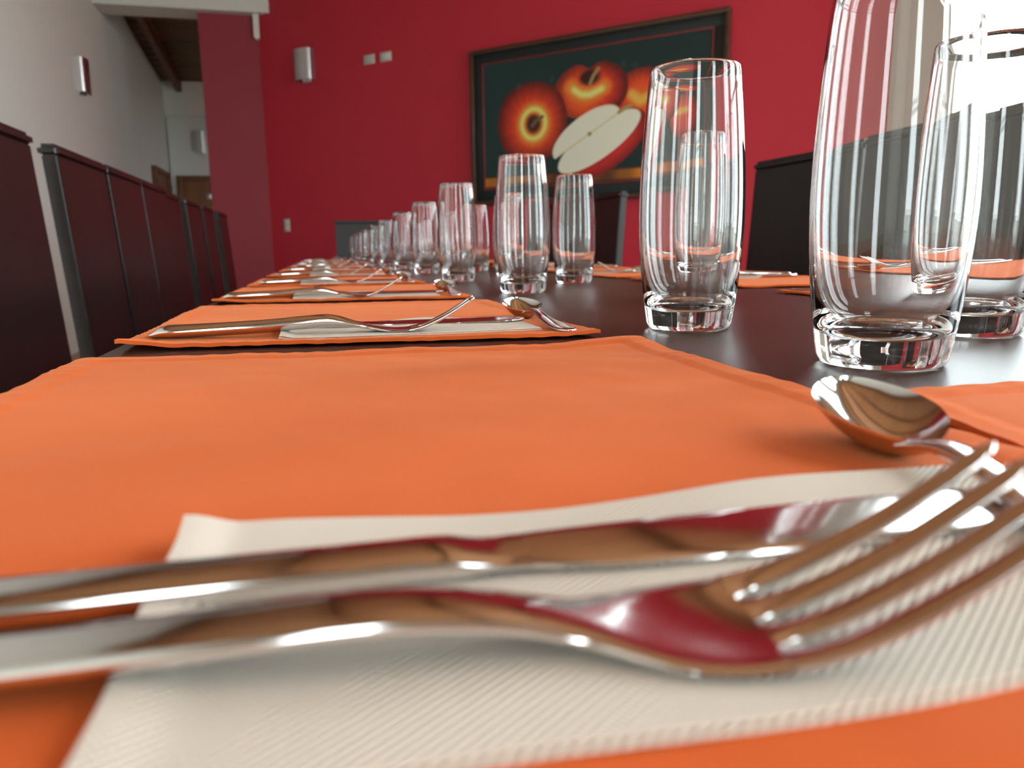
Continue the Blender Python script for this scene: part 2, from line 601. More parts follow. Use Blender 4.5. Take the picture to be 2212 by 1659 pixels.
def make_chair():
    t = thing('dining_chair', 'x', 'chair', (0, 0, 0))
    lean = 0.07
    h = CW / 2

    def slab(nm, z0, z1, x_off0, x_off1, y0, y1, bev):
        bm = bmesh.new()
        vs = bm_box(bm, x_off0, x_off1, y0, y1, z0, z1)
        bmesh.ops.bevel(bm, geom=list(bm.edges), offset=bev, segments=3, affect='EDGES')
        for v in bm.verts:
            v.co.x -= (v.co.z - 1.03) * lean
        me = bm_mesh(nm, bm, True)
        me.set_sharp_from_angle(angle=math.radians(40))
        return me
    link('backrest', slab('backrest', 0.40, 1.008, -0.015, 0.015, -h, h, 0.003), M['chair'], t)
    link('top_rail', slab('top_rail', 1.002, 1.03, -0.021, 0.021, -h - 0.007, h + 0.007, 0.009), M['chair'], t)
    link('seat', box_mesh('seat', 0.05, 0.44, -h + 0.005, h - 0.005, 0.42, 0.465, 0.012, 3), M['chair'], t)
    link('seat_rail', box_mesh('seat_rail', 0.07, 0.42, -h + 0.03, h - 0.03, 0.36, 0.42, 0.004), M['chair'], t)
    fl = box_mesh('front_leg', -0.02, 0.02, -0.02, 0.02, 0, 0.42, 0.004)
    for s in (-1, 1):
        link('leg', fl, M['chair'], t, (0.41, s * (h - 0.025), 0))
    rl = box_mesh('rear_leg', -0.018, 0.018, -0.02, 0.02, 0, 0.44, 0.004)
    for s in (-1, 1):
        link('leg', rl, M['chair'], t, (0.042, s * (h - 0.022), 0))
    return t


chair0 = make_chair()
remember(chair0)
left_chairs = [(1.31, -0.545), (1.84, -0.545), (2.235, -0.542), (2.63, -0.542), (3.03, -0.565), (3.525, -0.558), (3.98, -0.556), (4.55, -0.552)]
left_lab = ['dark brown chair at far left of the picture, only its back edge in view',
            'dark wooden chair whose grey-edged side faces us beside the orange mats, left',
            'second chair behind the grey-edged chair side on the left',
            'third chair in the left row counted from the broad grey-edged one',
            'left-row chair just before the gap, mostly hidden by its neighbour',
            'grey-edged chair just past the gap in the left row',
            'second chair past the gap in the left row',
            'last chair of the left row, nearest the red column']
right_chairs = [(0.79, 1.21, 0.0), (1.185, 1.225, 0.03), (1.60, 1.225, 0.05), (2.14, 1.215, 0.0), (3.03, 1.235, 0.0), (3.43, 1.21, 0.0), (3.83, 1.19, 0.0)]
right_lab = ['dark chair at the right picture edge in front of the bright window',
             'dark chair seen through the largest glass against the pale wall',
             'dark chair against the red wall just left of the largest glass',
             'dark chair seen through the second largest glass below the painting',
             'dark chair with a pale grey side edge under the apple painting',
             'second dark chair beyond the pale-edged one under the painting',
             'third dark chair beyond the pale-edged one under the painting']
first = True
for (y0, x), lb in zip(left_chairs, left_lab):
    loc = (x, y0 + CW / 2, 0)
    if first:
        chair0.location = loc
        chair0['label'] = lb
        chair0['group'] = 'dark dining chairs'
        first = False
    else:
        copy_tree(chair0, loc, 0.0, lb, 'dark dining chairs')
for (y0, x, a), lb in zip(right_chairs, right_lab):
    copy_tree(chair0, (x, y0 + CW / 2, 0), PI + a, lb, 'dark dining chairs')
hc_ = copy_tree(chair0, (0.335, 5.98, 0), -PI / 2, 'dark chair at the far head of the table against the red wall', 'dark dining chairs')
hc_.scale = (1, 1.16, 1)

# ------------------------------------------------------------------ wall fittings
def make_sconce(label, loc, rz):
    t = thing('wall_sconce', label, 'wall lamp', loc, rz, 'metal wall sconces')
    hh, w, dp = 0.13, 0.1, 0.085
    link('back_plate', box_mesh('back_plate', 0.0, 0.008, -0.05, 0.05, -hh - 0.012, hh - 0.01, 0.002), M['brushed'], t)
    # curved cover: shallow front with rounded flanks, open at top and bottom
    prof = [(0.0, -w), (0.045, -w + 0.002)]
    for i in range(7):
        a = PI / 2 * i / 6
        prof.append((0.045 + 0.03 * math.sin(a), -w + 0.002 + 0.035 * (1 - math.cos(a))))
    for i in range(1, 5):
        yy = -w + 0.037 + (2 * w - 0.074) * i / 5
        prof.append((0.075 + 0.010 * (1 - (yy / (w - 0.037)) ** 2), yy))
    for i in range(7):
        a = PI / 2 * (1 - i / 6)
        prof.append((0.045 + 0.03 * math.sin(a), w - 0.002 - 0.035 * (1 - math.cos(a))))
    prof += [(0.045, w - 0.002), (0.0, w)]
    V, Fc = [], []
    n = len(prof)
    for k, (sc, z) in enumerate(((1, -hh), (1, hh), (0.96, hh), (0.96, -hh))):
        for x, y in prof:
            V.append((x * sc, y * sc, z))
    for k in range(4):
        for i in range(n - 1):
            a, b = k * n + i, ((k + 1) % 4) * n + i
            Fc.append((a, a + 1, b + 1, b))
    me = from_py('sconce_cover', V, Fc, True)
    me.set_sharp_from_angle(angle=math.radians(50))
    link('cover', me, M['brushed'], t)
    bmk = bmesh.new()
    bmesh.ops.create_uvsphere(bmk, u_segments=14, v_segments=10, radius=0.028)
    bb = link('bulb', bm_mesh('bulb', bmk, True), M['bulb'], t)
    bb.location = (0.045, 0, 0.0)
    link('bulb_holder', box_mesh('bulb_holder', 0.008, 0.022, -0.015, 0.015, -0.02, 0.02, 0.003), M['plate2'], t)
    return t


def wall_pt(s_x, z):
    return (s_x, K - s_x, z)


DR = math.radians(-135)
make_sconce('brushed metal sconce on the red wall left of the light switches', wall_pt(-0.03, 2.438), DR)
make_sconce('metal sconce on the left white wall above the chairs', (XL, 7.02, 2.205), 0.0)
make_sconce('small metal sconce on the far white wall above the wooden door', (-1.37, YF - 0.05, 2.19), -PI / 2)


def plate(name, label, cat, loc, w, h, rocker):
    t = thing(name, label, cat, loc, DR)
    link('cover_plate', box_mesh('cover_plate', 0.0, 0.010, -w / 2, w / 2, -h / 2, h / 2, 0.003), M['plate'], t)
    if rocker == 'rocker':
        link('rocker', box_mesh('rocker', 0.010, 0.017, -w * 0.3, w * 0.42, -h * 0.3, h * 0.3, 0.003), M['plate2'], t)
    elif rocker == 'blank':
        link('rocker', box_mesh('rocker', 0.010, 0.012, -w * 0.36, w * 0.36, -h * 0.34, h * 0.34, 0.001), M['plate'], t)
    else:
        for dz in (-0.026, 0.026):
            link('socket', box_mesh('socket', 0.010, 0.013, -w * 0.27, w * 0.27, dz - 0.018, dz + 0.018, 0.002), M['plate2'], t)
    return t


plate('light_switch', 'grey flat switch plate nearer the sconce on the red wall', 'switch', wall_pt(0.490, 2.392), 0.118, 0.074, 'blank')
plate('light_switch', 'switch plate with pale rocker nearer the painting on the red wall', 'switch', wall_pt(0.617, 2.390), 0.118, 0.074, 'rocker')
plate('wall_outlet', 'upright pale power outlet low on the red wall', 'outlet', wall_pt(-0.292, 1.053), 0.074, 0.118, 'outlet')

# ------------------------------------------------------------------ painting of apples
PW, PH = 2.01, 1.16
pt = thing('apple_painting', 'large framed painting of red apples with one cut in half on red wall', 'painting', (1.222, K - 1.222, 1.145), DR)


def rail(nm, material, y0, y1, z0, z1, d, bev=0.004):
    return link(nm, box_mesh(nm, 0.0, d, y0, y1, z0, z1, bev), material, pt)


fw = 0.032
rail('frame_rail', M['frame'], 0, PW, PH - fw, PH, 0.045)
rail('frame_rail', M['frame'], 0, PW, 0, fw, 0.045)
rail('frame_rail', M['frame'], 0, fw, fw, PH - fw, 0.045)
rail('frame_rail', M['frame'], PW - fw, PW, fw, PH - fw, 0.045)
ix0, ix1, iz0, iz1 = 0.105, PW - 0.105, 0.115, PH - 0.10
rail('dark_border', M['band'], fw, PW - fw, iz1, PH - fw, 0.022, 0.001)
rail('dark_border', M['band'], fw, PW - fw, fw, iz0, 0.022, 0.001)
rail('dark_border', M['band'], fw, ix0, iz0, iz1, 0.022, 0.001)
rail('dark_border', M['band'], ix1, PW - fw, iz0, iz1, 0.022, 0.001)
fl = 0.012
rail('fillet', M['fillet'], ix0, ix1, iz1 - fl, iz1, 0.026, 0.002)
rail('fillet', M['fillet'], ix0, ix1, iz0, iz0 + fl, 0.026, 0.002)
rail('fillet', M['fillet'], ix0, ix0 + fl, iz0 + fl, iz1 - fl, 0.026, 0.002)
rail('fillet', M['fillet'], ix1 - fl, ix1, iz0 + fl, iz1 - fl, 0.026, 0.002)

NX, NZ = 420, 218
S, T = np.meshgrid(np.linspace(ix0, ix1, NX), np.linspace(iz0, iz1, NZ))


def C3(r, g, b):
    return np.array(srgb(r, g, b)[:3])


def sm(e0, e1, x):
    t_ = np.clip((x - e0) / (e1 - e0), 0, 1)
    return t_ * t_ * (3 - 2 * t_)


img = np.zeros((NZ, NX, 3)) + C3(14, 44, 44)
img = img * (0.8 + 0.35 * sm(1.0, 0.2, S)[..., None])


def over(mask, col):
    global img
    img = img * (1 - mask[..., None]) + col * mask[..., None]


# painted table edge along the bottom
over(sm(0.235, 0.20, T), C3(44, 30, 20))
strip = sm(0.213, 0.195, T) * sm(0.125, 0.15, T)
wob = 0.5 + 0.5 * np.sin(S * 9 + 1.2) * np.sin(S * 23)
over(strip * (0.3 + 0.7 * wob) * (0.25 + 0.75 * np.maximum(sm(0.75, 0.3, S), sm(1.15, 1.4, S))), C3(205, 125, 38) * np.ones_like(img))
EDGE = 0.006


def apple(cx, cz, rx, rz, dip=0.0, dipw=0.1, dipx=0.0, glow=(0, 0), gr=0.2, dark=(92, 18, 16), mid=(196, 40, 26), hot=(240, 96, 34)):
    x, z = (S - cx) / rx, (T - cz) / rz
    top = dip * np.exp(-((S - cx - dipx) / dipw) ** 2)
    r = np.sqrt(np.abs(x) ** 2.15 + np.abs((T - cz) / np.where(T > cz, rz - top, rz)) ** 2.15)
    mask = sm(1.0 + 0.02, 1.0 - 0.02, r)
    g = np.exp(-(((S - cx - glow[0]) / gr) ** 2 + ((T - cz - glow[1]) / gr) ** 2))
    rim = sm(0.45, 1.0, r)
    col = C3(*mid) * (1 - rim[..., None]) + C3(*dark) * rim[..., None]
    col = col * (1 - g[..., None]) + C3(*hot) * g[..., None]
    th = np.arctan2(T - cz - glow[1], S - cx - glow[0])
    streak = 1 + 0.06 * np.sin(17 * th + 2.0 * np.sin(3 * th) + 5 * r) + 0.05 * np.sin(41 * th + 3 * np.sin(5 * th))
    col = col * streak[..., None]
    over(mask, col)
    return mask


def blob(cx, cz, rx, rz, col, soft=0.4, rot=0.0, mask=None, amt=1.0):
    c_, s_ = math.cos(rot), math.sin(rot)
    a, b = (S - cx) * c_ + (T - cz) * s_, -(S - cx) * s_ + (T - cz) * c_
    m_ = sm(1 + soft, 1 - soft, np.sqrt((a / rx) ** 2 + (b / rz) ** 2)) * amt
    if mask is not None:
        m_ = m_ * mask
    over(m_, C3(*col) * np.ones_like(img))


def stroke(pts_, w, col, soft=0.5, mask=None, amt=1.0):
    d = np.full(S.shape, 9.0)
    for (x0, z0), (x1, z1) in zip(pts_[:-1], pts_[1:]):
        L2 = (x1 - x0) ** 2 + (z1 - z0) ** 2
        t_ = np.clip(((S - x0) * (x1 - x0) + (T - z0) * (z1 - z0)) / L2, 0, 1)
        d = np.minimum(d, np.hypot(S - x0 - t_ * (x1 - x0), T - z0 - t_ * (z1 - z0)))
    m_ = sm(w * (1 + soft), w * (1 - soft), d) * amt
    if mask is not None:
        m_ = m_ * mask
    over(m_, C3(*col) * np.ones_like(img))


# rear right apple
mk = apple(1.67, 0.52, 0.155, 0.185, 0.03, 0.05, -0.05, (-0.06, 0.04), 0.11)
stroke([(1.54, 0.57), (1.60, 0.545), (1.70, 0.56)], 0.022, (250, 178, 70), 0.9, mk)
blob(1.605, 0.645, 0.035, 0.03, (60, 20, 14), 0.5, 0, mk)
stroke([(1.60, 0.63), (1.62, 0.675)], 0.008, (120, 110, 80))
# third apple
mk = apple(1.42, 0.675, 0.215, 0.195, 0.0, 0.1, 0, (-0.01, 0.0), 0.12)
stroke([(1.34, 0.70), (1.40, 0.655), (1.46, 0.67)], 0.03, (253, 190, 80), 0.95, mk, 0.8)
# top apple
mk = apple(1.02, 0.765, 0.292, 0.195, 0.045, 0.055, -0.005, (-0.06, -0.03), 0.14)
stroke([(0.87, 0.80), (0.91, 0.765), (0.985, 0.735), (1.06, 0.745), (1.13, 0.775)], 0.045, (249, 150, 50), 0.95, mk, 0.85)
stroke([(0.892, 0.782), (0.95, 0.742), (1.02, 0.735), (1.11, 0.765)], 0.020, (255, 222, 130), 0.95, mk, 0.9)
blob(1.015, 0.852, 0.082, 0.055, (58, 16, 14), 0.35, 0, mk)
stroke([(1.02, 0.81), (1.045, 0.86), (1.085, 0.905)], 0.012, (150, 130, 80), 0.5)
# left apple
mk = apple(0.54, 0.588, 0.297, 0.288, 0.0, 0.1, 0, (0.02, -0.02), 0.15)
d1 = np.sqrt(((S - 0.555) / 0.95) ** 2 + (T - 0.578) ** 2)
over(np.exp(-((d1 - 0.10) / 0.045) ** 2) * mk * 0.95, C3(250, 165, 58) * np.ones_like(img))
over(np.exp(-((d1 - 0.105) / 0.018) ** 2) * mk * 0.85, C3(255, 226, 130) * np.ones_like(img))
blob(0.555, 0.578, 0.068, 0.075, (70, 20, 14), 0.4, 0, mk)
stroke([(0.545, 0.565), (0.58, 0.60), (0.632, 0.622)], 0.013, (92, 88, 66), 0.4)
# cut apple: red skin below, two pale halves of the flesh, seam and core
ang = math.radians(28.8)
A_ = (S - 1.021) * math.cos(ang) + (T - 0.466) * math.sin(ang)
B_ = -(S - 1.021) * math.sin(ang) + (T - 0.466) * math.cos(ang)
r = np.sqrt(((A_ - 0.045) / 0.372) ** 2 + ((B_ + 0.125) / 0.182) ** 2)
skin = sm(1.02, 0.98, r)
over(skin, (C3(176, 34, 36) * (1 - sm(0.6, 1.0, r)[..., None] * 0.55)) + C3(90, 20, 4) * np.exp(-((A_ - 0.2) / 0.15) ** 2 - ((B_ + 0.2) / 0.06) ** 2)[..., None])
up = np.sqrt(((A_ + 0.03) / 0.298) ** 2 + ((B_ - 0.02) / 0.128) ** 2)
lo = np.sqrt(((A_ - 0.025) / 0.362) ** 2 + ((B_ + 0.085) / 0.118) ** 2)
mu_ = sm(1.02, 0.98, up) * sm(-0.004, 0.006, B_)
ml_ = sm(1.02, 0.98, lo) * sm(0.012, 0.0, B_)
over(np.maximum(mu_, ml_), C3(226, 226, 200) * np.ones_like(img))
seam = np.exp(-((B_ - 0.002) / 0.005) ** 2) * sm(-0.30, -0.24, A_) * sm(0.30, 0.22, A_)
over(seam * 0.75, C3(176, 160, 110) * np.ones_like(img))
blob(1.018, 0.466, 0.016, 0.014, (70, 62, 44), 0.4)
blob(1.02, 0.466, 0.05, 0.02, (205, 200, 160), 0.8, ang, None, 0.3)
stroke([(1.245, 0.594), (1.29, 0.617), (1.335, 0.628)], 0.014, (158, 134, 84), 0.4)
# tiny pale curls on the dark ground
for x_, z_ in ((0.43, 0.86), (0.71, 0.87), (1.27, 0.91), (1.36, 0.89)):
    over(np.exp(-((np.hypot(S - x_, T - z_) - 0.014) / 0.004) ** 2) * sm(-0.02, 0.01, S - x_ + 0.01) * 0.5, C3(70, 96, 90) * np.ones_like(img))

verts = [(0.02, float(a), float(b)) for a, b in zip(S.ravel(), T.ravel())]
idx = np.arange(NX * NZ).reshape(NZ, NX)
faces = np.stack([idx[:-1, :-1], idx[:-1, 1:], idx[1:, 1:], idx[1:, :-1]], -1).reshape(-1, 4)
me = bpy.data.meshes.new('canvas')
me.from_pydata(verts, [], faces.tolist())
ca = me.color_attributes.new('paint', 'FLOAT_COLOR', 'POINT')
rgba = np.ones((NX * NZ, 4), dtype=np.float32)
rgba[:, :3] = np.clip(img.reshape(-1, 3) * 1.3, 0, 0.9)
ca.data.foreach_set('color', rgba.ravel())
pm = bpy.data.materials.new('apple_paint')
pm.use_nodes = True
at = pm.node_tree.nodes.new('ShaderNodeVertexColor')
at.layer_name = 'paint'
pb = pm.node_tree.nodes['Principled BSDF']
pb.inputs['Roughness'].default_value = 0.55
pm.node_tree.links.new(at.outputs['Color'], pb.inputs['Base Color'])
link('canvas', me, pm, pt)

# ------------------------------------------------------------------ tumblers
GH = 0.145
out_prof = [(0.0, 0.0012), (0.010, 0.0010), (0.0195, 0.0003), (0.0212, 0.0), (0.0226, 0.0006), (0.0238, 0.0022), (0.0245, 0.0045), (0.0252, 0.0090), (0.0262, 0.0160), (0.0274, 0.0260), (0.0286, 0.0390),
            (0.0294, 0.0520), (0.0297, 0.0640), (0.0295, 0.0780), (0.0288, 0.0940), (0.0277, 0.1110), (0.0264, 0.1270), (0.0254, 0.1380), (0.0247, 0.1442)]
rim_prof = [(0.0243, 0.1449), (0.0238, 0.1449), (0.0235, 0.1442)]
in_prof = [(0.0243, 0.1370), (0.0253, 0.1265), (0.0265, 0.1110), (0.0275, 0.0940), (0.0281, 0.0780), (0.0282, 0.0640), (0.0278, 0.0520), (0.0267, 0.0390), (0.0250, 0.0290), (0.0225, 0.0210),
           (0.0190, 0.0155), (0.0150, 0.0125), (0.0100, 0.0112), (0.0050, 0.0110), (0.0, 0.0112)]


def lathe(name, prof, seg):
    V, Fc = [], []
    rings = []
    for r_, z_ in prof:
        if r_ == 0:
            rings.append([len(V)])
            V.append((0, 0, z_))
        else:
            rings.append(list(range(len(V), len(V) + seg)))
            V += [(r_ * math.cos(2 * PI * i / seg), r_ * math.sin(2 * PI * i / seg), z_) for i in range(seg)]
    for a, b in zip(rings[:-1], rings[1:]):
        for i in range(seg):
            j = (i + 1) % seg
            if len(a) == 1:
                Fc.append((a[0], b[j], b[i]))
            elif len(b) == 1:
                Fc.append((a[i], a[j], b[0]))
            else:
                Fc.append((a[i], a[j], b[j], b[i]))
    return from_py(name, V, Fc, True)


def catmull(prof, n):
    P = [prof[0]] + list(prof) + [prof[-1]]
    out = []
    for i in range(1, len(P) - 2):
        for k in range(n):
            t_ = k / n
            q = []
            for c in range(2):
                p0, p1, p2, p3 = P[i - 1][c], P[i][c], P[i + 1][c], P[i + 2][c]
                q.append(0.5 * (2 * p1 + (p2 - p0) * t_ + (2 * p0 - 5 * p1 + 4 * p2 - p3) * t_ ** 2 + (3 * p1 - p0 - 3 * p2 + p3) * t_ ** 3))
            out.append((max(0.0, q[0]), q[1]))
    out.append(prof[-1])
    return out


full = catmull(out_prof, 3) + rim_prof + catmull(in_prof, 3)
full = [full[0]] + [p for p in full[1:-1] if p[0] > 0.0004] + [full[-1]]
glass_hi = lathe('tumbler_glass', full, 96)
low = out_prof + rim_prof + in_prof
glass_lo = lathe('tumbler_glass_far', low, 48)
glass_hi.materials.append(M['glass'])
glass_lo.materials.append(M['glass'])


def tumbler(x, y, label, group, near):
    o = link('tumbler', glass_hi if near else glass_lo, None, None, (x, y, TZ + 0.0002))
    o.rotation_euler = (0, 0, random.uniform(0, PI))
    tag(o, label, 'drinking glass', group)
    return o


GL, GR = 'tumblers in the left row', 'tumblers in the right row'
tumbler(0.216, 0.258, 'largest glass tumbler, cut by the top of the picture, just behind the big spoon', 'tumbler of the head place', True)
ly = [0.409, 0.810, 1.150, 1.588, 1.990, 2.483, 2.958, 3.509, 3.931, 4.359, 4.957]
lx = [0.208, 0.213, 0.201, 0.211, 0.207, 0.208, 0.208, 0.208, 0.208, 0.208, 0.208]
for i, (x, y) in enumerate(zip(lx, ly)):
    if i == 0:
        lb = 'tall glass tumbler standing alone in front of the apple painting, second largest'
    elif i == len(ly) - 1:
        lb = 'farthest and smallest glass tumbler in the long left row'
    else:
        lb = 'glass tumbler, %s from the front in the long left row' % ORD[i]
    tumbler(x, y, lb, GL, i < 3)
ry = [0.330, 0.645, 1.011, 1.386, 1.690, 2.08, 2.50, 2.95]
rx = [0.330, 0.340, 0.339, 0.338, 0.338, 0.338, 0.338, 0.338]
rl = ['glass tumbler cut by the right edge of the picture, behind the largest one',
      'glass tumbler seen through the second largest glass',
      'glass tumbler standing right of the left row below the cut apple',
      'glass tumbler half hidden behind the third glass of the left row']
for i, (x, y) in enumerate(zip(rx, ry)):
    tumbler(x, y, rl[i] if i < 4 else 'glass tumbler, %s from the front in the right row' % ORD[i], GR, i < 3)


# ------------------------------------------------------------------ cutlery
def lin(tab, x):
    xs = [t_[0] for t_ in tab]
    if x <= xs[0]:
        return tab[0][1]
    for (x0, y0), (x1, y1) in zip(tab[:-1], tab[1:]):
        if x <= x1:
            t_ = (x - x0) / (x1 - x0)
            return y0 + (y1 - y0) * t_
    return tab[-1][1]


def smooth_tab(tab, x):
    """Catmull-Rom through the table"""
    n = len(tab)
    if x <= tab[0][0]:
        return tab[0][1]
    if x >= tab[-1][0]:
        return tab[-1][1]
    for i in range(n - 1):
        x0, x1 = tab[i][0], tab[i + 1][0]
        if x <= x1:
            h = x1 - x0
            t_ = (x - x0) / h
            m0 = (tab[i + 1][1] - tab[max(i - 1, 0)][1]) / (tab[i + 1][0] - tab[max(i - 1, 0)][0]) * h
            m1 = (tab[min(i + 2, n - 1)][1] - tab[i][1]) / (tab[min(i + 2, n - 1)][0] - tab[i][0]) * h
            return (2 * t_ ** 3 - 3 * t_ ** 2 + 1) * tab[i][1] + (t_ ** 3 - 2 * t_ ** 2 + t_) * m0 + (-2 * t_ ** 3 + 3 * t_ ** 2) * tab[i + 1][1] + (t_ ** 3 - t_ ** 2) * m1


def section(w, t_, n=20, p=2.6, bulge=0.0):
    """rounded rectangular cross-section, half width w, half thickness t"""
    out = []
    for i in range(n):
        a = 2 * PI * i / n
        c, s = math.cos(a), math.sin(a)
        yy = w * math.copysign(abs(c) ** (2 / p), c)
        zz = t_ * math.copysign(abs(s) ** (2 / p), s)
        out.append((yy, zz))
    return out


def loft(rings, cap=True):
    V, Fc = [], []
    n = len(rings[0])
    for r_ in rings:
        V += r_
    for k in range(len(rings) - 1):
        for i in range(n):
            j = (i + 1) % n
            Fc.append((k * n + i, k * n + j, (k + 1) * n + j, (k + 1) * n + i))
    if cap:
        Fc.append(tuple(range(n))[::-1])
        b = (len(rings) - 1) * n
        Fc.append(tuple(range(b, b + n)))
    return V, Fc


def add(vf, vf2):
    V, Fc = vf
    o = len(V)
    return V + vf2[0], Fc + [tuple(i + o for i in f) for f in vf2[1]]


def ring_at(x, yc, zc, slope_, w, t_, n=20, p=2.6, roll=0.0, dish=0.0):
    ca_, sa_ = math.cos(slope_), math.sin(slope_)
    cr, sr = math.cos(roll), math.sin(roll)
    out = []
    for yy, zz in section(w, t_, n, p):
        zz2 = zz + dish * (yy / max(w, 1e-6)) ** 2
        y2, z2 = yy * cr - zz2 * sr, yy * sr + zz2 * cr
        out.append((x - z2 * sa_, yc + y2, zc + z2 * ca_))
    return out


def grid_x(x0, x1, n):
    return [x0 + (x1 - x0) * i / n for i in range(n + 1)]


FL = 0.174
fz = [(0, .0018), (.02, .0020), (.06, .0034), (.088, .0054), (.100, .0058), (.110, .0049), (.120, .0028), (.129, .0012), (.137, .0011), (.146, .0030), (.158, .0085), (.167, .0140), (.174, .0186)]
fwid = [(0, .0012), (.0012, .0045), (.004, .0070), (.010, .0082), (.02, .0076), (.05, .0049), (.085, .0047), (.105, .0043), (.112, .0042), (.118, .0050), (.123, .0074), (.128, .0097), (.134, .0109), (.140, .0112)]
fth = [(0, .0009), (.003, .0014), (.09, .0016), (.110, .0014), (.122, .0010), (.140, .0008), (.177, .0006)]


def slope_of(tab, x):
    e = 0.0008
    return math.atan((smooth_tab(tab, x + e) - smooth_tab(tab, x - e)) / (2 * e))


def sweep(xs, ztab, wtab, ttab, p=2.8, n=20, dish=None):
    return [ring_at(x, 0, smooth_tab(ztab, x), slope_of(ztab, x), smooth_tab(wtab, x), lin(ttab, x), n, p, 0, (dish(x) if dish else 0)) for x in xs]


def hard_smooth(me, ang=60):
    me.polygons.foreach_set('use_smooth', [True] * len(me.polygons))
    me.set_sharp_from_angle(angle=math.radians(ang))
    return me


def make_fork(extra=0.0):
    """extra: additional half thickness of a fuller, rounded handle"""
    t = thing('fork', 'x', 'fork')
    swell = lambda x: extra * sstep(0.0, 0.01, x) * sstep(0.114, 0.092, x)
    th2 = [(x, lin(fth, x) + swell(x)) for x in grid_x(0, FL, 80)]
    z2 = [(x, smooth_tab(fz, x) + swell(x) * 0.9) for x in grid_x(0, FL, 60)]
    xs = [0, .0005, .0012, .0025, .004, .007] + grid_x(.01, .112, 34)
    link('handle', hard_smooth(from_py('fork_handle', *loft(sweep(xs, z2, fwid, th2, 3.2 if extra == 0 else 2.1)))), M['steel'], t)
    slot = 0.139
    dish = lambda x: 0.0010 * max(0, min(1, (x - .118) / .015))
    xs = grid_x(.112, slot, 16)
    hd = link('head', hard_smooth(from_py('fork_head', *loft(sweep(xs, fz, fwid, fth, 3.2, 20, dish)))), M['steel'], t)
    w = 0.0112
    tw, pitch_t = 0.0021, 0.00607
    for k in range(4):
        yc = (k - 1.5) * pitch_t
        rings = []
        for x in grid_x(slot - 0.0005, FL - 0.003, 20) + [FL - 0.002, FL - 0.001, FL - 0.0003, FL]:
            u = (x - slot) / (FL - slot)
            ww = tw * (1 - 0.35 * max(0, u))
            if u < 0.08:
                ww = tw + 0.0008 * (1 - max(0, u) / 0.08) ** 2
            if x > FL - 0.0031:
                ww *= math.sqrt(max(0.02, 1 - ((x - FL + 0.0031) / 0.0031) ** 2)) * 0.9 + 0.08
            z = smooth_tab(fz, x)
            ys_ = yc
            if k in (0, 3) and u < 0.08:
                ys_ = yc - math.copysign(max(0.0, ww - tw), yc)      # the outer flank stays straight
            rg = ring_at(x, ys_, z, slope_of(fz, x), ww, lin(fth, x) * (0.98 if u < 0.05 else 1.0), 16, 3.2)
            rings.append([(a, b, c + 0.0010 * (b / w) ** 2 * (1 - max(0, u) * 0.4)) for a, b, c in rg])
        link('tine', hard_smooth(from_py('fork_tine', *loft(rings))), M['steel'], hd)
    return t


def make_knife():
    t = thing('table_knife', 'x', 'knife')
    kz = [(0, .0031), (.107, .0036), (.205, .0020)]
    kw = [(0, .0010), (.0012, .0035), (.004, .0046), (.012, .0054), (.05, .0050), (.09, .0048), (.100, .0049), (.106, .0046), (.112, .0048)]
    kt = [(0, .0010), (.004, .0024), (.012, .0021), (.098, .0023), (.101, .0022), (.1045, .0015), (.108, .0009), (.112, .0009)]
    xs = [0, .0005, .0012, .0025, .004, .007] + grid_x(.012, .095, 24) + grid_x(.096, .112, 12)
    rings = []
    for x in xs:
        roll_k = -0.098 * max(0, min(1, (x - 0.095) / 0.015))
        rings.append(ring_at(x, 0, 0.0022 - 0.0003 * max(0, min(1, (x - .096) / .014)), 0, smooth_tab(kw, x), lin(kt, x), 20, 3.0, -roll_k))
    link('handle', hard_smooth(from_py('knife_handle', *loft(rings))), M['steel'], t)
    # blade: one straight spine, belly on the near side, rounded tip; flat cross-section
    near_e = [(.111, -.0046), (.116, -.0056), (.125, -.0072), (.15, -.0082), (.18, -.0080), (.195, -.0062), (.203, -.0028), (.2065, .0015)]
    far_e = [(.111, .0046), (.116, .0050), (.15, .0056), (.19, .0056), (.203, .0048), (.2065, .0022)]
    rings = []
    for x in grid_x(.111, .195, 24) + grid_x(.196, .2065, 12):
        a, b = smooth_tab(near_e, x), smooth_tab(far_e, x)
        rings.append(ring_at(x, (a + b) / 2, 0.0019, 0, (b - a) / 2, 0.0006, 16, 5.0, 0.098))
    link('blade', hard_smooth(from_py('knife_blade', *loft(rings)), 40), M['steel'], t)
    return t


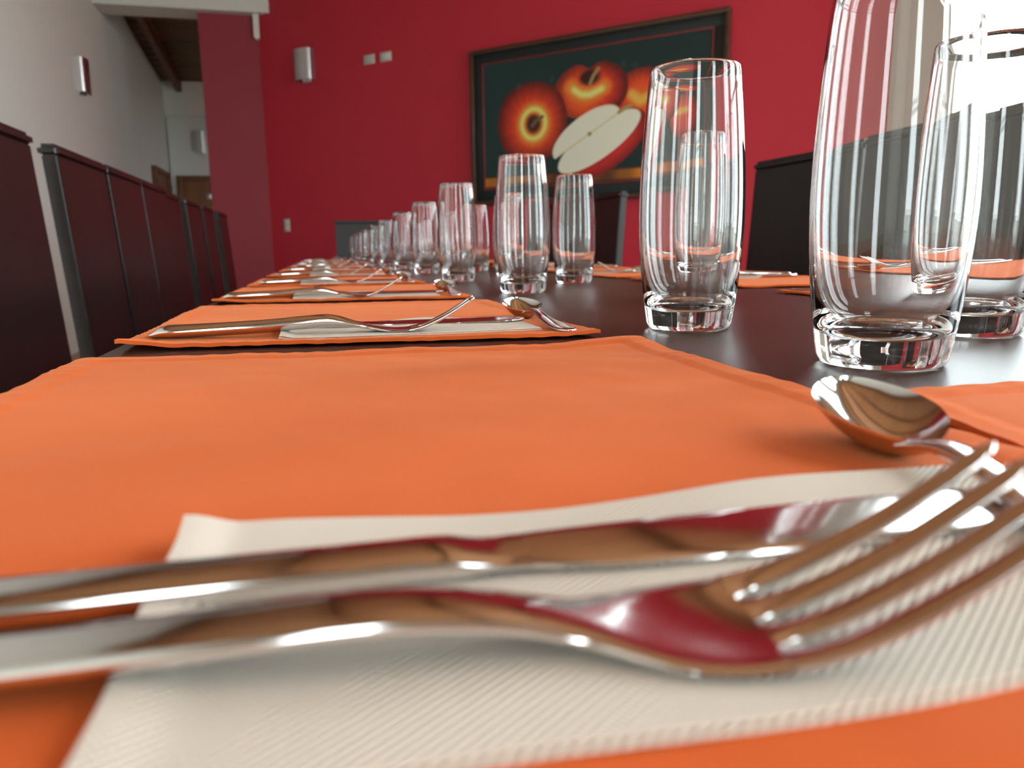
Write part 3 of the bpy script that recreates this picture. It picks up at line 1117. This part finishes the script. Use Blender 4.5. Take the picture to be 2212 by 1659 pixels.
def make_spoon():
    t = thing('teaspoon', 'x', 'spoon')
    sz = [(0, .0018), (.02, .0022), (.05, .0038), (.070, .0062), (.080, .0067), (.087, .0058), (.092, .0044)]
    sw = [(0, .0010), (.0012, .0032), (.004, .0050), (.010, .0058), (.02, .0057), (.05, .0040), (.070, .0028), (.080, .0026), (.087, .0032), (.092, .0048)]
    st_ = [(0, .0008), (.003, .0013), (.06, .0015), (.08, .0015), (.092, .0009)]
    xs = [0, .0005, .0012, .0025, .004, .007] + grid_x(.01, .092, 30)
    link('handle', hard_smooth(from_py('spoon_handle', *loft(sweep(xs, sz, sw, st_, 3.0)))), M['steel'], t)
    # bowl: egg-shaped dish with thickness
    x0, x1 = .0875, .1315
    bw = [(0, 0.0), (.02, .10), (.06, .26), (.14, .50), (.28, .80), (.45, .98), (.58, 1.0), (.74, .88), (.88, .62), (.95, .40), (.985, .2), (1, 0.0)]
    nu, nv = 40, 28
    top, bot = [], []
    for i in range(nu + 1):
        u = 0.5 - 0.5 * math.cos(PI * i / nu)
        hw = max(1e-5, smooth_tab(bw, u)) * .0130
        rowt, rowb = [], []
        for j in range(nv + 1):
            v = -1 + 2 * j / nv
            v = math.sin(v * PI / 2)
            yy = v * hw
            # depth follows the distance from the rim
            e = max(0.0, 1 - v * v) * (smooth_tab(bw, u) ** 0.9)
            rim = .0046 + .0066 * u
            z = rim - .0082 * e * (0.75 + 0.25 * math.sin(PI * u))
            xx = x0 + (x1 - x0) * u
            rowt.append((xx, yy, z + .0010))
            rowb.append((xx, yy * (1.0), z))
        top.append(rowt)
        bot.append(rowb)
    V = [p for r_ in top for p in r_] + [p for r_ in bot for p in r_]
    n = nv + 1
    off = (nu + 1) * n
    Fc = []
    for i in range(nu):
        for j in range(nv):
            a = i * n + j
            Fc.append((a, a + 1, a + n + 1, a + n))
            Fc.append((off + a, off + a + n, off + a + n + 1, off + a + 1))
    for i in range(nu):
        for j in (0, nv):
            a, b = i * n + j, (i + 1) * n + j
            Fc.append((a, b, off + b, off + a))
    bmx = bmesh.new()
    tmp = from_py('tmp', V, Fc)
    bmx.from_mesh(tmp)
    bmesh.ops.remove_doubles(bmx, verts=bmx.verts, dist=2e-5)
    me_ = bm_mesh('spoon_bowl', bmx, True)
    bpy.data.meshes.remove(tmp)
    me_.set_sharp_from_angle(angle=math.radians(65))
    link('bowl', me_, M['steel'], t)
    return t


# ------------------------------------------------------------------ cloth and paper
def slab_grid(name, nx, ny, fn, thick, smooth=True):
    """closed sheet: fn(u, v) -> (x, y, z_top); thickness below"""
    V = []
    for side in (0, 1):
        for j in range(ny + 1):
            for i in range(nx + 1):
                x, y_, z = fn(i / nx, j / ny)
                V.append((x, y_, z - (thick if side else 0)))
    n = nx + 1
    off = n * (ny + 1)
    Fc = []
    for j in range(ny):
        for i in range(nx):
            a = j * n + i
            Fc.append((a, a + 1, a + n + 1, a + n))
            Fc.append((off + a, off + a + n, off + a + n + 1, off + a + 1))
    edge = [i for i in range(n)] + [j * n + nx for j in range(1, ny + 1)] + [ny * n + i for i in range(nx - 1, -1, -1)] + [j * n for j in range(ny - 1, 0, -1)]
    for a, b in zip(edge, edge[1:] + edge[:1]):
        Fc.append((a, b, off + b, off + a))
    me_ = from_py(name, V, Fc, smooth)
    me_.set_sharp_from_angle(angle=math.radians(70))
    return me_


def fbm(x, y_, s, seed):
    return noise.noise(Vector((x * s + seed * 7.31, y_ * s - seed * 3.7, seed * 1.9)))


MAT_W, MAT_H, SHEAR = 0.243, 0.288, -0.105


def sstep(a, b, x):
    t_ = max(0.0, min(1.0, (x - a) / (b - a)))
    return t_ * t_ * (3 - 2 * t_)


def placemat_mesh(name, w, h, shear, seed, nx=72, ny=84, lift=None, top=0.0020):
    def fn(u, v):
        x, y_ = (u - 0.5) * w, (v - 0.5) * h
        de = min(u * w, (1 - u) * w, v * h, (1 - v) * h)
        z = top + 0.0004 * (0.5 + fbm(x, y_, 18, seed)) + 0.0003 * fbm(x, y_, 55, seed)
        # stitched hem: slightly thicker band with small puckers, a groove along the seam
        hem = sstep(0.0125, 0.0105, de)
        z += hem * 0.0007 - 0.0006 * math.exp(-((de - 0.0115) / 0.0012) ** 2)
        t_along = x if min(v * h, (1 - v) * h) < min(u * w, (1 - u) * w) else y_
        z += hem * 0.00016 * math.sin(t_along * 380 + 9 * fbm(x, y_, 30, seed + 2))
        z += sstep(0.03, 0.0, de) * 0.0006 * (0.6 + fbm(x, y_, 26, seed + 5))
        if lift:
            z += lift(x, y_)
        wob = 0.0016 * fbm(x, y_, 9, seed + 9)
        return (x + wob, y_ + shear * x + 0.0016 * fbm(x, y_, 9, seed + 13), z)
    me_ = slab_grid(name, nx, ny, fn, 0.0019)
    me_.materials.append(M['orange'])
    return me_


def corner_lift(cx, cy, r_, hgt):
    return lambda x, y_: hgt * sstep(r_, 0.0, math.hypot(x - cx, y_ - cy))


def sum_lift(*fs):
    return lambda x, y_: sum(f(x, y_) for f in fs)


w2, h2 = MAT_W / 2, MAT_H / 2
mat_meshes = [placemat_mesh('placemat_first', MAT_W + 0.004, 0.312, SHEAR, 1, 110, 130, sum_lift(corner_lift(w2, 0.156, 0.045, 0.0025), lambda x, y_: 0.0010 * sstep(0.05, 0.0, abs(y_ - 0.09)) * sstep(-0.1, 0.12, x))),
              placemat_mesh('placemat_second', MAT_W, MAT_H, SHEAR, 2, 96, 110, sum_lift(corner_lift(-w2, -h2, 0.03, 0.0030), corner_lift(w2, -h2, 0.02, 0.001))),
              placemat_mesh('placemat_third', MAT_W, MAT_H, SHEAR, 3, 60, 72, corner_lift(-w2, -h2, 0.03, 0.002)),
              placemat_mesh('placemat_fourth', MAT_W, MAT_H, SHEAR, 4, 60, 72, corner_lift(w2, h2, 0.03, 0.002))]


def napkin_mesh(name, w, h, seed, z0, thick, wave, grow=0.0, nx=96, ny=44):
    def fn(u, v):
        x, y_ = (u - 0.5) * (w + grow), (v - 0.5) * (h + grow)
        far = sstep(-0.1, 0.5, v - 0.5)
        z = z0 + wave * far * (0.5 + 0.5 * math.sin(u * 9.5 + 0.4 + seed)) * 0.9
        z += wave * 0.9 * sstep(0.06, 0.0, u) * (0.4 + 0.6 * v)
        z += 0.0002 * fbm(x, y_, 40, seed)
        ex = 0.0006 * fbm(x, y_, 60, seed + 3) + 0.0012 * fbm(x, y_, 16, seed + 4)
        return (x + ex + 0.001 * (v - 0.5), y_ + 0.0012 * fbm(x, y_, 22, seed + 6) + 0.0015 * math.sin(u * 7 + seed), z)
    me_ = slab_grid(name, nx, ny, fn, thick)
    me_.materials.append(M['paper'])
    return me_


NW, NH = 0.142, 0.061
napkins = []
for sd, wv in ((1, 0.0022), (2, 0.0034), (3, 0.0025)):
    t = thing('paper_napkin', 'x', 'napkin')
    link('upper_ply', napkin_mesh('napkin_upper_ply', NW, NH, sd, 0.0013, 0.0004, wv), None, t)
    link('lower_ply', napkin_mesh('napkin_lower_ply', NW, NH, sd, 0.0006, 0.0004, wv * 0.75, 0.0012), None, t)
    napkins.append(t)
fork0, fork1, knife0, spoon0 = make_fork(), make_fork(0.0021), make_knife(), make_spoon()
remember(None)
used = set()


def put(root, loc, rz, label, group, tilt=None):
    if root.name not in used:
        used.add(root.name)
        root.location = loc
        root.rotation_euler = (0, 0, rz) if tilt is None else (tilt[0], tilt[1], rz)
        root['label'] = label
        root['group'] = group
        return root
    return copy_tree(root, loc, rz, label, group, tilt)


MZ = TZ + 0.0021                             # cloth surface
NZT = MZ + 0.0014                            # napkin surface
XM = 0.0205
left_m = [0.036, 0.392, 0.745, 1.10, 1.49, 1.93, 2.38, 2.86, 3.36, 3.84, 4.40]
SIDE = [None] * 12


def setting(side, i, y0, yc_glass=None):
    """one place: mat, napkin, fork, knife, spoon; the right side is turned by half a turn"""
    yc = y0 + (0.312 if i == 0 and side == 'left' else MAT_H) / 2
    flip = side == 'right'

    def place(x, dy, ang):
        X, Y, A = x, yc + (y0 + dy - yc), ang
        if flip:
            X, Y, A = 0.587 - X, 2 * yc - Y, A + PI
        return X, Y, A
    j = lambda s: random.uniform(-s, s) if i > 1 else 0.0
    where = '%s place from the camera on the %s side' % (ORD[i], side)
    if side == 'left' and i == 0:
        L_ = {'mat': 'large orange cloth placemat filling the foreground', 'nap': 'cream ribbed paper napkin under the big foreground fork and knife',
              'fork': 'big steel fork in the foreground, tines pointing right', 'knife': 'steel knife lying just behind the big foreground fork',
              'spoon': 'big steel teaspoon in front of the largest glass, bowl towards it'}
    else:
        L_ = {'mat': 'orange cloth placemat at the ' + where, 'nap': 'cream paper napkin at the ' + where, 'fork': 'steel fork on the napkin at the ' + where,
              'knife': 'steel knife behind the fork at the ' + where, 'spoon': 'steel teaspoon on the mat at the ' + where}
    m_ = mat_meshes[i if (i < 2 and not flip) else 2 + (i % 2)]
    o = link('placemat', m_, None, None, ((0.587 - XM) if flip else XM, yc, TZ + 0.0003), (0, 0, PI if flip else 0))
    tag(o, L_['mat'], 'placemat', 'orange placemats on the %s side' % side)
    ny_ = 0.0525 if i == 0 and not flip else 0.047 + j(0.006)
    x, y_, a = place(0.0480 + j(0.006), ny_, 0.0 + j(0.05))
    put(napkins[min(i, 1) if not flip and i < 2 else 2], (x, y_, MZ + 0.0003), a, L_['nap'], 'paper napkins on the %s side' % side)
    fy = 0.0550 if i == 0 and not flip else 0.048 + j(0.006)
    x, y_, a = place(-0.0915 + j(0.006), fy, -0.135 + j(0.04))
    put(fork0 if i == 0 and not flip else fork1, (x, y_, MZ + 0.0006), a, L_['fork'], 'steel forks on the %s side' % side)
    ky = 0.0645 if i == 0 and not flip else 0.066 + j(0.006)
    x, y_, a = place(-0.086 + j(0.006), ky, -0.02 + j(0.03))
    put(knife0, (x, y_, NZT - 0.0002), a, L_['knife'], 'steel knives on the %s side' % side)
    if i == 0 and not flip:
        x, y_, a = 0.0905, 0.0365, math.radians(74.5)
    else:
        x, y_, a = place(0.126 + j(0.005), -0.010 + j(0.008), math.radians(88.5) + j(0.08))
    put(spoon0, (x, y_, MZ + 0.0004), a, L_['spoon'], 'teaspoons on the %s side' % side)


for i, y0 in enumerate(left_m):
    setting('left', i, y0)
for i, y0 in enumerate([0.385, 0.765, 1.11, 1.475, 1.85, 2.28, 2.75]):
    setting('right', i, y0)

# placemat of the head of the table, its corner overlapping the foreground mat
HX, HY = 0.162 + 0.155, 0.190 - 0.1275
SL = 0.26
hm = placemat_mesh('placemat_head', 0.31, 0.255, -0.03, 8, 110, 90, lambda x, y_: 0.0009 * sstep(0.03, 0.0, abs(y_ - 0.085 + 0.35 * (x + 0.1))) * sstep(-0.155, -0.12, x))
for v in hm.vertices:
    v.co.x += max(-0.0165, (v.co.y - 0.1275) * SL)        # slanting left edge that meets the foreground mat
o = link('placemat', hm, None, None, (HX, HY, TZ + 0.0003))
tag(o, 'orange cloth placemat at the right picture edge behind the big spoon', 'placemat', 'placemat of the table head')
